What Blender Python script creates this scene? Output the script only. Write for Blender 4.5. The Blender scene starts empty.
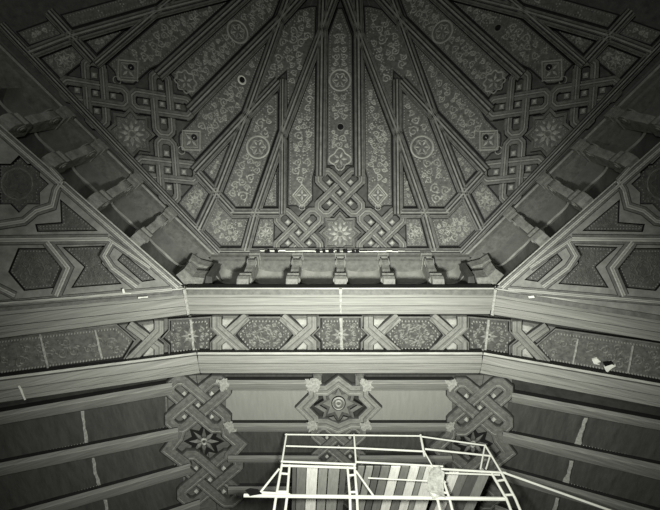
import bpy, math, random
import numpy as np
from mathutils import Vector, Matrix
from mathutils.geometry import tessellate_polygon
random.seed(7)
C = bpy.context.scene.collection
PI = math.pi

# ---------------------------------------------------------------- camera model
F, CX, CY, TH = 400.0, 340.0, 255.0, math.radians(24)
ct, st = math.cos(TH), math.sin(TH)
ZL, ZB = 10.0, 11.9          # height of the flat soffit / of the dome springing above the camera
def ray(p):
    u = (p[0]-CX)/F; v = (p[1]-CY)/F
    return Vector((u, v*ct+st, ct-v*st))
class Plane:
    def __init__(s, P, n):
        s.P = Vector(P); s.n = Vector(n).normalized()
        if s.n.dot(s.P) > 0: s.n = -s.n          # face the room
    def hit(s, p, up=0.0):                     # up: height of the face that carries the traced outline
        r = ray(p); return r*((s.P.dot(s.n)+up)/r.dot(s.n))
    def at(s, p, h=0.0, up=0.0): return s.hit(p, up) + s.n*(h-up)
def hz(p, z):
    r = ray(p); return r*(z/r.z)
def mir(p): return (2*CX-p[0], p[1])
def mirP(pl): return Plane((-pl.P.x, pl.P.y, pl.P.z), (-pl.n.x, pl.n.y, pl.n.z))

# ---------------------------------------------------------------- materials
def mat(name, col, var=0.25, rough=0.65, scale=3.0, stretch=(1,1,1), bump=0.15, metal=0.0, fine=True):
    m = bpy.data.materials.new(name); m.use_nodes = True
    nt = m.node_tree; b = nt.nodes['Principled BSDF']
    b.inputs['Roughness'].default_value = rough; b.inputs['Metallic'].default_value = metal
    b.inputs['Specular IOR Level'].default_value = 0.25
    tc = nt.nodes.new('ShaderNodeTexCoord'); mp = nt.nodes.new('ShaderNodeMapping')
    mp.inputs['Scale'].default_value = stretch
    nt.links.new(tc.outputs['Object'], mp.inputs['Vector'])
    n1 = nt.nodes.new('ShaderNodeTexNoise'); n1.inputs['Scale'].default_value = scale
    n1.inputs['Detail'].default_value = 8; n1.inputs['Roughness'].default_value = 0.7
    nt.links.new(mp.outputs['Vector'], n1.inputs['Vector'])
    cr = nt.nodes.new('ShaderNodeValToRGB')
    cr.color_ramp.elements[0].position = 0.3; cr.color_ramp.elements[1].position = 0.72
    lo = [c*(1-var) for c in col]; hi = [min(1, c*(1+var)) for c in col]
    cr.color_ramp.elements[0].color = (*lo, 1); cr.color_ramp.elements[1].color = (*hi, 1)
    nt.links.new(n1.outputs['Fac'], cr.inputs['Fac']); nt.links.new(cr.outputs['Color'], b.inputs['Base Color'])
    if bump:
        bp = nt.nodes.new('ShaderNodeBump'); bp.inputs['Strength'].default_value = bump; bp.inputs['Distance'].default_value = 0.05
        nt.links.new(n1.outputs['Fac'], bp.inputs['Height']); nt.links.new(bp.outputs['Normal'], b.inputs['Normal'])
    return m
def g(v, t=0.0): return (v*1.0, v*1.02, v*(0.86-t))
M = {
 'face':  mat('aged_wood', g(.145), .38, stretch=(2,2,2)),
 'side':  mat('dark_side_wood', g(.014), .3),  # far darker than the faces; used on sides, grooves and borders
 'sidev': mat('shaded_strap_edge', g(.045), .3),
 'drip':  mat('faint_pale_drip', g(.36), .5, scale=11, bump=.1),
 'dome_ground': mat('dome_ground_wood', g(.075), .4, scale=5),
 'ridge': mat('worn_gilt_edge', g(.25), .35, scale=5),
 'field': mat('painted_field', g(.125), .5, scale=9, bump=.3),
 'orn':   mat('gilt_scrollwork', g(.36), .45, scale=6, bump=0),
 'ring':  mat('pale_gilt_ring', g(.42), .25, bump=0),
 'bead':  mat('pale_beading', g(.34), .2, bump=0),
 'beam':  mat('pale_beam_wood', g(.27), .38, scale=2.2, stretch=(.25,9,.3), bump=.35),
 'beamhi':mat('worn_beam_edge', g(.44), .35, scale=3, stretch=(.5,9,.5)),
 'beamlo':mat('dark_beam_groove', g(.13), .35, scale=4, stretch=(.5,3,3)),  # dark groove tone; also helps paint the cornice's shadow band
 'plank': mat('bare_pale_plank', g(.27), .10, scale=1.5, stretch=(6,.7,1), bump=.1),
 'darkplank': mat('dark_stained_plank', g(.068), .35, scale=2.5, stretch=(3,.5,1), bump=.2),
 'white': mat('white_plaster', g(.80), .12, bump=.1),
 'smear': mat('plaster_smear', g(.42), .5, scale=8, bump=.1),
 'steel': mat('galvanised_pipe', g(.62), .10, rough=.5, bump=0),
 'black': mat('black_void', g(.004), .1, bump=0),
 'niche': mat('dusty_cove_wood', g(.19), .30, scale=2.5, bump=.15),
 'tface': mat('soffit_wood', g(.23), .38, scale=3),
 'ribwood': mat('vault_rib_wood', g(.18), .42, scale=2.2, stretch=(.25,9,.3), bump=.3),
 'ribhi': mat('worn_rib_edge', g(.29), .45, scale=3, stretch=(.5,9,.5)),
 'strapwood': mat('dusty_strap_wood', g(.15), .45, scale=6),
 'straphi': mat('worn_strap_edge', g(.25), .5, scale=7),
 'carve': mat('carved_relief', g(.20), .4, scale=7, bump=0),
 'dfield': mat('sunk_painted_field', g(.085), .5, scale=9, bump=.3),
 'covelo': mat('shaded_cove_drum', g(.12), .3, scale=2.5),  # drum of the slanting rows, their shade put into the colour
 'covehi':mat('lit_cove_drum', g(.24), .3, scale=2.5, bump=.15),  # drum of the middle row, brightened in colour as the lit copy
 'corbel':mat('carved_corbel_wood', g(.22), .45, scale=7, bump=.4),
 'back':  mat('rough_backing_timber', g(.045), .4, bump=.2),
 'ground':mat('stone_floor', g(.18), .3),
}
SB = {'p1': g(.20), 'p2': g(.30), 'p3': g(.80), 'p4': g(.12)}
for k, v in SB.items(): M[k] = mat('scaffold_board_'+{'p1':'grey','p2':'tan','p3':'bleached','p4':'dark'}[k], v, .25, scale=4, stretch=(4,.6,1))

# ---------------------------------------------------------------- mesh builder
class MB:
    def __init__(s): s.v = []; s.f = []; s.m = []; s.slots = []
    def slot(s, k):
        if k not in s.slots: s.slots.append(k)
        return s.slots.index(k)
    def add(s, vs, fs, k):
        o = len(s.v); s.v += [tuple(v) for v in vs]
        ks = k if isinstance(k, list) else [k]*len(fs)
        for f, kk in zip(fs, ks):
            s.f.append([i+o for i in f]); s.m.append(s.slot(kk))
    def build(s, name, parent=None, smooth=False, origin=None):
        o_ = Vector(origin) if origin is not None else (sum((Vector(v) for v in s.v), Vector())/max(1, len(s.v)))
        me = bpy.data.meshes.new(name)
        pw = parent_loc(parent)
        me.from_pydata([tuple(Vector(v)-o_) for v in s.v], [], s.f)
        for k in s.slots: me.materials.append(M[k])
        for p, mi in zip(me.polygons, s.m): p.material_index = mi; p.use_smooth = smooth
        import bmesh
        bm = bmesh.new(); bm.from_mesh(me); bmesh.ops.recalc_face_normals(bm, faces=bm.faces); bm.to_mesh(me); bm.free()
        o = bpy.data.objects.new(name, me); C.objects.link(o)
        o.parent = parent; o.location = o_ - pw
        return o
def parent_loc(p):
    l = Vector()
    while p is not None: l += p.location; p = p.parent
    return l
def tag(o, label=None, cat=None, group=None, kind=None):
    for k, v in (('label', label), ('category', cat), ('group', group), ('kind', kind)):
        if v: o[k] = v
    return o
def empty(name, loc, label, cat, group=None):
    o = bpy.data.objects.new(name, None); o.location = loc; o.empty_display_size = .2; C.objects.link(o)
    return tag(o, label, cat, group)

jr = random.Random(11)
def jag(pts, step, amp):
    out = []
    for i in range(len(pts)):
        a, b = Vector(pts[i]), Vector(pts[(i+1) % len(pts)]); k = max(1, int((b-a).length/step))
        for j in range(k): q = a+(b-a)*j/k; out.append((q.x+jr.uniform(-amp, amp), q.y+jr.uniform(-amp, amp)))
    return out
# contexts turn pattern coordinates into a point on a real plane; h = relief towards the room
class Ctx:
    def __init__(s, M_, pick): s.M = M_; s.pick = pick
    def __call__(s, p, h=0.0, up=0.0):
        q = s.M(p); return s.pick(q).at(q, h, up)

def sub_poly(pts, closed, step=14):
    out = []
    n = len(pts)
    for i in range(n if closed else n-1):
        a = Vector(pts[i]); b = Vector(pts[(i+1) % n]); L = (b-a).length; k = max(1, int(L/step))
        for j in range(k): out.append(a+(b-a)*j/k)
    if not closed: out.append(Vector(pts[-1]))
    return out
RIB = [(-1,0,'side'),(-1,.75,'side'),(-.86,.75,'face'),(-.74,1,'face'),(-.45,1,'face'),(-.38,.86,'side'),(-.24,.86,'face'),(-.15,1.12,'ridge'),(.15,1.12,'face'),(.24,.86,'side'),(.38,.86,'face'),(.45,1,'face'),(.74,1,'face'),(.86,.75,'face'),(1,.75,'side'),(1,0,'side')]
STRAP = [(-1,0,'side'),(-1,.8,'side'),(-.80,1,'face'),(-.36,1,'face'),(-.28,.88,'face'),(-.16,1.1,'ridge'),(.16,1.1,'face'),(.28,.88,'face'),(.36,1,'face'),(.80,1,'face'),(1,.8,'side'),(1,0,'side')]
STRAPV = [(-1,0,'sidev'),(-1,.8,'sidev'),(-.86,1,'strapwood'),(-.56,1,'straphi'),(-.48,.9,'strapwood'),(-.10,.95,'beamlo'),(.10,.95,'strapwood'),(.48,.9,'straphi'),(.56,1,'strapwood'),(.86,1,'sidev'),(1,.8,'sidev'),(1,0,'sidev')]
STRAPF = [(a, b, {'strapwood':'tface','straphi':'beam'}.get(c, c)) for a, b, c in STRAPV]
THIN = [(-1,0,None),(0,1,None),(1,0,None)]
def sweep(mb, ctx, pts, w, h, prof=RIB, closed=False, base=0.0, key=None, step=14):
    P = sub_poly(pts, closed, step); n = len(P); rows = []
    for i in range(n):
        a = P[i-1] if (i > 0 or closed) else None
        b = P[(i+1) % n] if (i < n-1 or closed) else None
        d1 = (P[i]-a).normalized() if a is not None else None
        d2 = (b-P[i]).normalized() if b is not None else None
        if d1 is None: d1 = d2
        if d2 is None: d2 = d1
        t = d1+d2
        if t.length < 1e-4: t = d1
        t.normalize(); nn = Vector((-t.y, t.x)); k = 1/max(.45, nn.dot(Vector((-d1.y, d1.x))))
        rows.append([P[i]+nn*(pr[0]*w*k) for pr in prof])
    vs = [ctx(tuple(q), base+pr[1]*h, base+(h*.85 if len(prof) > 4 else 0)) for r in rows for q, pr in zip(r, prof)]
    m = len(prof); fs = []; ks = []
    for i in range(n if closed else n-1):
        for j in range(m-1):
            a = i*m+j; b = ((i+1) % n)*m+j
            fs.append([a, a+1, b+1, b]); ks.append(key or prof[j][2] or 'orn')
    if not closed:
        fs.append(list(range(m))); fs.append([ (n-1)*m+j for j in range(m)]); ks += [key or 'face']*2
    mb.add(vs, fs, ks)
def clip_half(pts, f):
    """part of an outline where f >= 0"""
    out = []
    for i in range(len(pts)):
        a, b = pts[i], pts[(i+1) % len(pts)]; fa, fb = f(a), f(b)
        if fa >= 0: out.append(a)
        if (fa > 0 > fb) or (fa < 0 < fb):
            t = fa/(fa-fb); out.append((a[0]+(b[0]-a[0])*t, a[1]+(b[1]-a[1])*t))
    return out
def poly_prism(mb, ctx, pts, h0, h1, key, side=None):
    if ctx.pick.__name__ == 'lowpick':         # bend the piece where the vault folds
        for sg in (1, -1):
            cut = lambda p: sg*(ctx.M(p)[0]-cxl(ctx.M(p)[1]))
            cut2 = lambda p: sg*(680-cxl(ctx.M(p)[1])-ctx.M(p)[0])
            for fn in (cut, cut2):
                vals = [fn(p) for p in pts]
                if min(vals) < -.3 and max(vals) > .3:
                    inn_, out_ = clip_half(pts, fn), clip_half(pts, lambda p: -fn(p))
                    for part, pl in ((inn_, None), (out_, None)):
                        if len(part) < 3: continue
                        cc = ctx.M((sum(p[0] for p in part)/len(part), sum(p[1] for p in part)/len(part))); pk = lowpick(cc)
                        poly_prism(mb, Ctx(ctx.M, lambda q, pk=pk: pk), part, h0, h1, key, side)
                    return
    n = len(pts); vs = [ctx(p, h1, h1) for p in pts]+[ctx(p, h0, h1) for p in pts]
    tris = tessellate_polygon([[Vector((p[0], p[1], 0)) for p in pts]])
    fs = [list(t) for t in tris]; ks = [key]*len(fs)
    for i in range(n): fs.append([i, (i+1) % n, n+(i+1) % n, n+i]); ks.append(side or key)
    mb.add(vs, fs, ks)
def area(p): return sum(p[i][0]*p[(i+1) % len(p)][1]-p[(i+1) % len(p)][0]*p[i][1] for i in range(len(p)))/2
def inset(pts, d):
    s = 1 if area(pts) > 0 else -1; n = len(pts); out = []
    for i in range(n):
        a, b, c = Vector(pts[i-1]), Vector(pts[i]), Vector(pts[(i+1) % n])
        d1 = (b-a).normalized(); d2 = (c-b).normalized()
        n1 = Vector((-d1.y, d1.x))*s; n2 = Vector((-d2.y, d2.x))*s
        t = n1+n2
        if t.length < 1e-3: t = n1
        t.normalize(); k = 1/max(.5, t.dot(n1)); out.append(tuple(b+t*d*k))
    return out
def inside(p, poly):
    c = False; n = len(poly)
    for i in range(n):
        x1, y1 = poly[i]; x2, y2 = poly[(i+1) % n]
        if (y1 > p[1]) != (y2 > p[1]) and p[0] < (x2-x1)*(p[1]-y1)/(y2-y1)+x1: c = not c
    return c
def edge_dist(p, poly):
    p = Vector(p); best = 1e9; n = len(poly)
    for i in range(n):
        a = Vector(poly[i]); b = Vector(poly[(i+1) % n]); ab = b-a
        t = max(0, min(1, (p-a).dot(ab)/max(1e-6, ab.length_squared))); best = min(best, (a+ab*t-p).length)
    return best
def dots(mb, ctx, pts, sp, r, h0, h, key='bead', closed=True):
    n = len(pts)
    for i in range(n if closed else n-1):
        a = Vector(pts[i]); b = Vector(pts[(i+1) % n]); L = (b-a).length; k = max(1, int(L/sp))
        for j in range(k):
            c = a+(b-a)*(j+.5)/k
            vs = [ctx((c.x+r*math.cos(t*PI/3), c.y+r*math.sin(t*PI/3)), h0, h0) for t in range(6)]
            vs += [ctx((c.x+r*.5*math.cos(t*PI/3), c.y+r*.5*math.sin(t*PI/3)), h0+h, h0) for t in range(6)]
            mb.add(vs, [[t, (t+1) % 6, 6+(t+1) % 6, 6+t] for t in range(6)]+[[6,7,8,9,10,11]], key)
def ring(mb, ctx, c, r, w, h0, h, key='ring', lobes=0, amp=.15, n=28, sq=1.0):
    pts = []
    for i in range(n):
        a = 2*PI*i/n; rr = r*(1+(amp*math.cos(lobes*a) if lobes else 0)); pts.append((c[0]+rr*math.cos(a), c[1]+rr*math.sin(a)*sq))
    sweep(mb, ctx, pts, w, h, THIN, True, h0, key, step=99)
def spiral(mb, ctx, c, r, a0, sgn, h0, h, w=.62, key='orn', turns=1.35):
    n = 15; pts = []
    for i in range(n):
        t = i/(n-1); a = a0+sgn*turns*2*PI*t; rr = r*(1-.86*t); pts.append((c[0]+rr*math.cos(a), c[1]+rr*math.sin(a)))
    sweep(mb, ctx, pts, w, h, THIN, False, h0, key, step=99)
def leaf(mb, ctx, c, L, a, h0, h, w=1.3, key='orn'):
    d = Vector((math.cos(a), math.sin(a))); nn = Vector((-d.y, d.x)); c = Vector(c)
    pts = [c-d*L*.5, c-d*L*.1+nn*w, c+d*L*.5, c-d*L*.1-nn*w]
    vs = [ctx(tuple(q), h0, h0) for q in pts]+[ctx(tuple(c), h0+h, h0)]
    mb.add(vs, [[0,1,4],[1,2,4],[2,3,4],[3,0,4]], key)
def scrolls(mb, ctx, poly, rmin, rmax, h0, h=.02, axis=None, avoid=(), n=400, w=.62, seed=1, key='orn'):
    """rinceaux: spirals with leaves, mirrored about the panel's axis"""
    rnd = random.Random(seed); placed = [(a[0], a[1], a[2]) for a in avoid]
    xs = [p[0] for p in poly]; ys = [p[1] for p in poly]
    def ax(p):
        if axis is None: return None
        a, b = Vector(axis[0]), Vector(axis[1]); d = (b-a).normalized(); v = Vector(p)-a
        return tuple(a+2*d*v.dot(d)-v)
    for k in range(n):
        p = (rnd.uniform(min(xs), max(xs)), rnd.uniform(min(ys), max(ys))); r = rnd.uniform(rmin, rmax)*(1 if k < n*.6 else .6)
        q = ax(p)
        for z, sg in ((p, 1), (q, -1)):
            if z is None or not inside(z, poly) or edge_dist(z, poly) < r*1.02: continue
            if any((z[0]-x)**2+(z[1]-y)**2 < (r*.93+rr)**2 for x, y, rr in placed): continue
            placed.append((z[0], z[1], r*.93)); a0 = rnd.uniform(0, 6.28)
            if r > rmin*.9: spiral(mb, ctx, z, r, a0, sg, h0, h, w, key)
            for j in range(3): leaf(mb, ctx, (z[0]+r*.9*math.cos(a0+j*1.9), z[1]+r*.9*math.sin(a0+j*1.9)), r*.9, a0+j*1.9+.9, h0, h*.8, w*1.6, key)

# ---------------------------------------------------------------- dome planes
PB = 255.0
d0 = hz((340, PB), ZB)
PHI = math.radians(30)
PC = Plane(d0, (0, -math.sin(PHI), -math.cos(PHI)))
K = (218.0, 255.0)
cr = PC.hit((283, 80)); kk = PC.hit(K); far = hz((66, 105), ZB)
PLn = (cr-kk).cross(far-kk); PL = Plane(kk, PLn); PR = mirP(PL)
def crx(y): return 218+65/175*(255-y)
def fold(q):
    if q[0] < crx(q[1]): return PL
    if q[0] > 680-crx(q[1]): return PR
    return PC
pairs = [((360,33),(274,26)),((360,178),(191,106)),((320,178),(158,72)),((340,234),(129,137)),((340,80),(240,26)),((340,161),(184,82)),
 ((397,80),(283,80)),((448,212.5),(232,212.5)),((378,197),(195,141)),((302,197),(130,68)),((424,207),(215,190)),((396,130),(243,121)),
 ((382,233),(163,170)),((340,193),(157,105)),((298,233),(95,102)),((435,251),(202,228)),((462,255),(218,255)),((462,255),(218,255)),((397,80),(283,80))]
A = []; Bv = []
for (x, y), (X, Y) in pairs:
    x, y, X, Y = (x-340)/100, (y-150)/100, (X-200)/100, (Y-150)/100
    A += [[x, y, 1, 0, 0, 0, -X*x, -X*y], [0, 0, 0, x, y, 1, -Y*x, -Y*y]]; Bv += [X, Y]
hh = np.linalg.lstsq(np.array(A), np.array(Bv), rcond=None)[0]
def Hm(p):
    x, y = (p[0]-340)/100, (p[1]-150)/100; w = hh[6]*x+hh[7]*y+1
    return (200+100*(hh[0]*x+hh[1]*y+hh[2])/w, 150+100*(hh[3]*x+hh[4]*y+hh[5])/w)
for (a, b) in pairs: pass
HI = np.linalg.inv(np.array([[hh[0],hh[1],hh[2]],[hh[3],hh[4],hh[5]],[hh[6],hh[7],1]]))
def Hinv(P):
    v = HI @ np.array([(P[0]-200)/100, (P[1]-150)/100, 1]); return (float(340+100*v[0]/v[2]), float(150+100*v[1]/v[2]))
cC = Ctx(lambda p: p, lambda q: PC)
cL = Ctx(Hm, lambda q: PL)
cR = Ctx(lambda p: mir(Hm(p)), lambda q: PR)
cXL = Ctx(lambda p: p, fold)               # straddling the crease, left
cXR = Ctx(mir, fold)

# ---------------------------------------------------------------- ceiling backing (structure)
def backing(name, pts):
    mb = MB(); n = len(pts); mb.add(pts, [list(range(n))], 'back'); return tag(mb.build(name), kind='structure')
apex = Vector((0, PC.hit((340,-75)).y, PC.hit((340,-75)).z))
def off(P, n, h=-.06): return P+n*h
Kl, Kr = PC.hit((218,255)), PC.hit((462,255))
K2 = hz((-140,-98), ZB); K2r = Vector((-K2.x, K2.y, K2.z))
dd = apex.y
mb = MB()
mb.add([off(Kl,PC.n), off(Kr,PC.n), off(apex,PC.n)], [[0,1,2]], 'dome_ground')
for s, pl in ((1,PL),(-1,PR)):
    a, b = (Kl, K2) if s == 1 else (Kr, K2r)
    mb.add([off(a,pl.n), off(b,pl.n), off(apex,pl.n)], [[0,1,2]], 'dome_ground')
    c3 = Vector((b.x, 2*dd-b.y, ZB)); c4 = Vector((a.x, 2*dd-a.y, ZB))
    mb.add([b, c3, c4, apex+Vector((0,0,.05))], [[0,1,3],[1,2,3]], 'back')
mb.add([Vector((Kl.x,2*dd-Kl.y,ZB)), Vector((Kr.x,2*dd-Kr.y,ZB)), apex], [[0,1,2]], 'back')
tag(mb.build('ceiling'), kind='structure')

# ---------------------------------------------------------------- dome lattices
RW, RH = 5.0, .21
def knot_lines(c, ax, ay):
    L = [[(2,-1),(-1,2)],[(-2,1),(1,-2)],[(1,2),(-2,-1)],[(2,1),(-1,-2)]]
    # one strap: diagonal, turned round at each end
    out = []
    for sx, sy in ((1,1),(1,-1),(-1,1),(-1,-1)):
        out.append([(1.9*sx,.9*sy),(2.05*sx,1.1*sy),(2.05*sx,1.55*sy),(1.55*sx,2.05*sy),(1.1*sx,2.05*sy),(.9*sx,1.9*sy)])
    return [[(c[0]+x*ax, c[1]+y*ay) for x, y in l] for l in L], [[(c[0]+x*ax, c[1]+y*ay) for x, y in l] for l in out]
def knot(ctx, c, ax, ay, w, h, parent, name='interlaced_knot', base=0.0, prof=STRAP):
    mb = MB(); L, caps = knot_lines(c, ax, ay)
    for i, l in enumerate(L):                  # over and under, alternately
        m_ = ((l[0][0]+l[1][0])/2, (l[0][1]+l[1][1])/2); hi, lo_ = (1.0, .84) if i != 3 else (.84, 1.0)
        sweep(mb, ctx, [l[0], m_], w, h*hi, prof, base=base, step=8); sweep(mb, ctx, [m_, l[1]], w, h*lo_, prof, base=base, step=8)
    for l in caps: sweep(mb, ctx, l, w, h*.92, prof, base=base, step=8)
    k = mb.build(name, parent)
    b = MB(); sz = min(ax, ay)-w*1.35
    for x, y in ((0,0),(1,1),(1,-1),(-1,1),(-1,-1)):
        q = (c[0]+x*ax, c[1]+y*ay); s = max(1.2, sz)*.62
        vs = [ctx((q[0]+dx*s, q[1]+dy*s), base+.02) for dx, dy in ((1,0),(0,1),(-1,0),(0,-1))]+[ctx((q[0]+dx*s*.45, q[1]+dy*s*.45), base+h*.62) for dx, dy in ((1,0),(0,1),(-1,0),(0,-1))]
        b = MB(); b.add(vs, [[4,5,6,7],[0,1,5,4],[1,2,6,5],[2,3,7,6],[3,0,4,7]], 'orn'); b.build('diamond_boss', k)
    return k
KA = (298.5, 232.5); KT = (340, 192.5)
rib_lines = [
 ('rib', [(218,251.5),(462,251.5)], 4.0),
 ('rib', [(231,212.8),(279,212.8)], 5.2), ('rib', [(401,212.8),(449,212.8)], 5.2),
 ('rib', [(282,214),(283,80)], 4.0), ('rib', [(398,214),(397,80)], 5.0),
 ('rib', [(245,251),(255.5,212),(284,130),(320.5,34),(338,-14)], 5.2), ('rib', [(435,251),(424.5,212),(396,130),(359.5,34),(342,-14)], 5.2),
 ('rib', [(320.5,176),(322,33),(324,-25)], 5.6), ('rib', [(359.5,176),(358.5,33),(356,-25)], 5.6),
]
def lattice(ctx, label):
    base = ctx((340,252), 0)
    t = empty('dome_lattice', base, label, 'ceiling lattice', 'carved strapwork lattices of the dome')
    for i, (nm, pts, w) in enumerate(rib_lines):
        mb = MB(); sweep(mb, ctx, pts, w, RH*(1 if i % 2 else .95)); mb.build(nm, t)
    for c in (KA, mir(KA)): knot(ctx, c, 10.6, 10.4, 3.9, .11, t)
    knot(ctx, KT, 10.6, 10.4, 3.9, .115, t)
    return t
lattice(cC, 'strapwork lattice of the middle dome side, above the five-corbel row')
lattice(cL, 'strapwork lattice of the left slanting dome side')
lattice(cR, 'strapwork lattice of the right slanting dome side')

# ---------------------------------------------------------------- painted panels
BH = .03
def panel(ctx, poly, label, group=None, seed=1, rmin=2.8, rmax=5.6, axis=None, medal=(), holes=(), bead=True, dens=400, name='painted_panel', halves=None, field='field'):
    mb = MB()
    if halves:
        for cx_, pl in halves: poly_prism(mb, cx_, pl, -.03, BH, field)
    else: poly_prism(mb, ctx, poly, -.03, BH, field)
    cen = ctx((sum(p[0] for p in poly)/len(poly), sum(p[1] for p in poly)/len(poly)), 0)
    t = empty(name, cen, label, 'panel', group)
    if bead:
        b = MB(); sweep(b, ctx, inset(poly, .4), .55, .012, [(-1,0,'side'),(-1,1,'side'),(1,1,'side'),(1,0,'side')], True, BH)
        b.build('dark_border', t)
        dots(mb, ctx, inset(poly, 2.7), 2.7, .62, BH, .02)
    inn = inset(poly, 3.6)
    s = MB(); av = []
    for kind, c, r in medal:
        av.append((c[0], c[1], r*1.05)); m = MB()
        if kind == 'circle':
            ring(m, ctx, c, r, .95, BH, .03); ring(m, ctx, c, r*.62, .5, BH, .02, 'orn', 6, .15)
            for j in range(6): leaf(m, ctx, (c[0]+r*.45*math.cos(j*PI/3), c[1]+r*.45*math.sin(j*PI/3)), r*.6, j*PI/3, BH, .02, 1.1)
        elif kind == 'foil':
            ring(m, ctx, c, r, .8, BH, .03, 'ring', 4 if ctx is cC else 8, .16 if ctx is cC else .10, 48)
            for j in range(5): leaf(m, ctx, (c[0]+r*.45*math.cos(j*PI*.4), c[1]+r*.45*math.sin(j*PI*.4)), r*.7, j*PI*.4, BH, .02, 1.3)
        elif kind == 'diamond':
            for k_ in (1, .72):
                sweep(m, ctx, [(c[0], c[1]-r*k_), (c[0]+r*.85*k_, c[1]), (c[0], c[1]+r*k_), (c[0]-r*.85*k_, c[1])], .7 if k_ == 1 else .45, .03, THIN, True, BH, 'ring', step=99)
            for j in range(4): leaf(m, ctx, (c[0]+r*.3*math.cos(j*PI/2), c[1]+r*.3*math.sin(j*PI/2)), r*.5, j*PI/2, BH, .02, 1.2)
            ring(m, ctx, (c[0], c[1]+r*1.1), r*.25, .5, BH, .02)
        elif kind == 'rosette':
            for j in range(8): leaf(m, ctx, (c[0]+r*.5*math.cos(j*PI/4), c[1]+r*.5*math.sin(j*PI/4)), r*.9, j*PI/4, BH, .03, r*.16)
            ring(m, ctx, c, r*.28, .7, BH, .03, 'orn', n=14)
            ring(m, ctx, c, r*.95, .5, BH, .02, 'orn', 8, .12, 40)
        m.build('medallion', t)
    for c, r in holes:
        av.append((c[0], c[1], r*2)); m = MB()
        n = 16
        vs = [ctx((c[0]+r*math.cos(2*PI*i/n), c[1]+r*math.sin(2*PI*i/n)), BH+.012) for i in range(n)]
        vs2 = [ctx((c[0]+r*math.cos(2*PI*i/n), c[1]+r*math.sin(2*PI*i/n)), BH-.02) for i in range(n)]
        m.add(vs+vs2, [list(range(n, 2*n)), list(range(n))]+[[i, (i+1) % n, n+(i+1) % n, n+i] for i in range(n)], 'black')
        wr = abs(ctx.M(c)[0]-242) < 6; ring(m, ctx, c, r*(1.3 if wr else 1.15), .9 if wr else .35, BH, .03, 'white' if wr else 'orn'); m.build('round_hole', t)
    if inn and dens:
        scrolls(mb, ctx, inn, rmin, rmax, BH, .022, axis, av, dens, .62, seed)   # painted pattern: part of the board
    mb.build('board', t)
    return t
def mpoly(pl): return [mir(p) for p in pl][::-1]
side_name = {'C': 'middle', 'L': 'left', 'R': 'right'}
PG = 'painted scrollwork panels of the dome'
def facet_panels(ctx, k, seed):
    S = side_name[k]
    panel(ctx, [(326.5,166),(327.5,36),(337.5,8),(342.5,8),(352.5,36),(353.5,166),(346,166),(340,171),(334,166)],
          f'long central panel with ring and lobed medallions on the {S} dome side', PG, seed, axis=((340,0),(340,200)),
          medal=[('circle',(340,80),10.5),('foil',(340,159),9.5)], holes=[((340.5,127),3.0)] if k == 'C' else [], rmin=2.0, rmax=4.4, dens=900)
    tall = [(287.5,206),(288.2,134),(315.5,60),(315.5,168),(313,178),(313,200),(308,206),(302,210),(296,206)]
    narrow = [(262,207),(277,158),(277.3,207)]
    low = [(259.5,218),(275,218),(274,247),(252,247)]
    nm = {'C': ('left-hand', 'right-hand'), 'L': ('outer', 'inner'), 'R': ('outer', 'inner')}[k]
    HL = {'C': ([], []), 'L': ([(302,191)], [(378,191), Hinv((242,80))]), 'R': ([(302,191), Hinv((182,28))], [(378,191)])}[k]
    for j, fn in enumerate((lambda p: p, mpoly)):
        mm = (lambda p: p) if j == 0 else mir
        hol = [(h_, 2.8) for h_ in HL[j]]
        panel(ctx, fn(tall), f'tapering panel with diamond medallion, {nm[j]} one on the {S} dome side', PG, seed+3+j, axis=(mm((302,60)), mm((302,206))),
              medal=[('diamond', mm((302,195)), 11 if k == 'C' else 13)], holes=hol, rmin=2.4, rmax=4.6, dens=700)
        panel(ctx, fn(narrow), f'slim triangular panel above the {nm[j]} knot, {S} dome side', PG, seed+5+j, rmin=1.3, rmax=2.4, dens=200)
        panel(ctx, fn(low), f'small rosette panel beside the {nm[j]} knot, foot of {S} dome side', PG, seed+7+j, medal=[('rosette', mm((265,233)), 7)], rmin=1.3, rmax=2.2, dens=300)
    # star between the knots
    star = []
    for i in range(16):
        r = 19.5 if i % 2 == 0 else 14.4
        star.append((340+r*math.cos(i*PI/8), 233.5+r*math.sin(i*PI/8)))
    t = empty('star_coffer', ctx((340,233.5), 0), f'eight-pointed star coffer between the two lower knots of the {S} dome side', 'coffer', 'star coffers of the dome')
    fm = MB(); poly_prism(fm, ctx, star, -.03, .02, 'field'); dots(fm, ctx, inset(star, 2.6), 2.2, .6, .02, .03); fm.build('star_field', t)
    mb = MB(); sweep(mb, ctx, star, 1.0, .15, [(-1,0,'side'),(-1,1,'face'),(1,.7,'side'),(1,0,'side')], True, step=99); mb.build('stepped_frame', t)
    mb = MB()
    for i in range(8):
        a = i*PI/4; leaf(mb, ctx, (340+6.8*math.cos(a), 233.5+6.8*math.sin(a)), 8.5, a, .02, .04, 1.9)
        leaf(mb, ctx, (340+11*math.cos(a+PI/8), 233.5+11*math.sin(a+PI/8)), 3.6, a+PI/8, .02, .03, 1.2)
    ring(mb, ctx, (340,233.5), 3.0, .9, .02, .05, 'orn', n=16); mb.build('rosette', t)
facet_panels(cC, 'C', 10); facet_panels(cL, 'L', 40); facet_panels(cR, 'R', 70)

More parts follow.
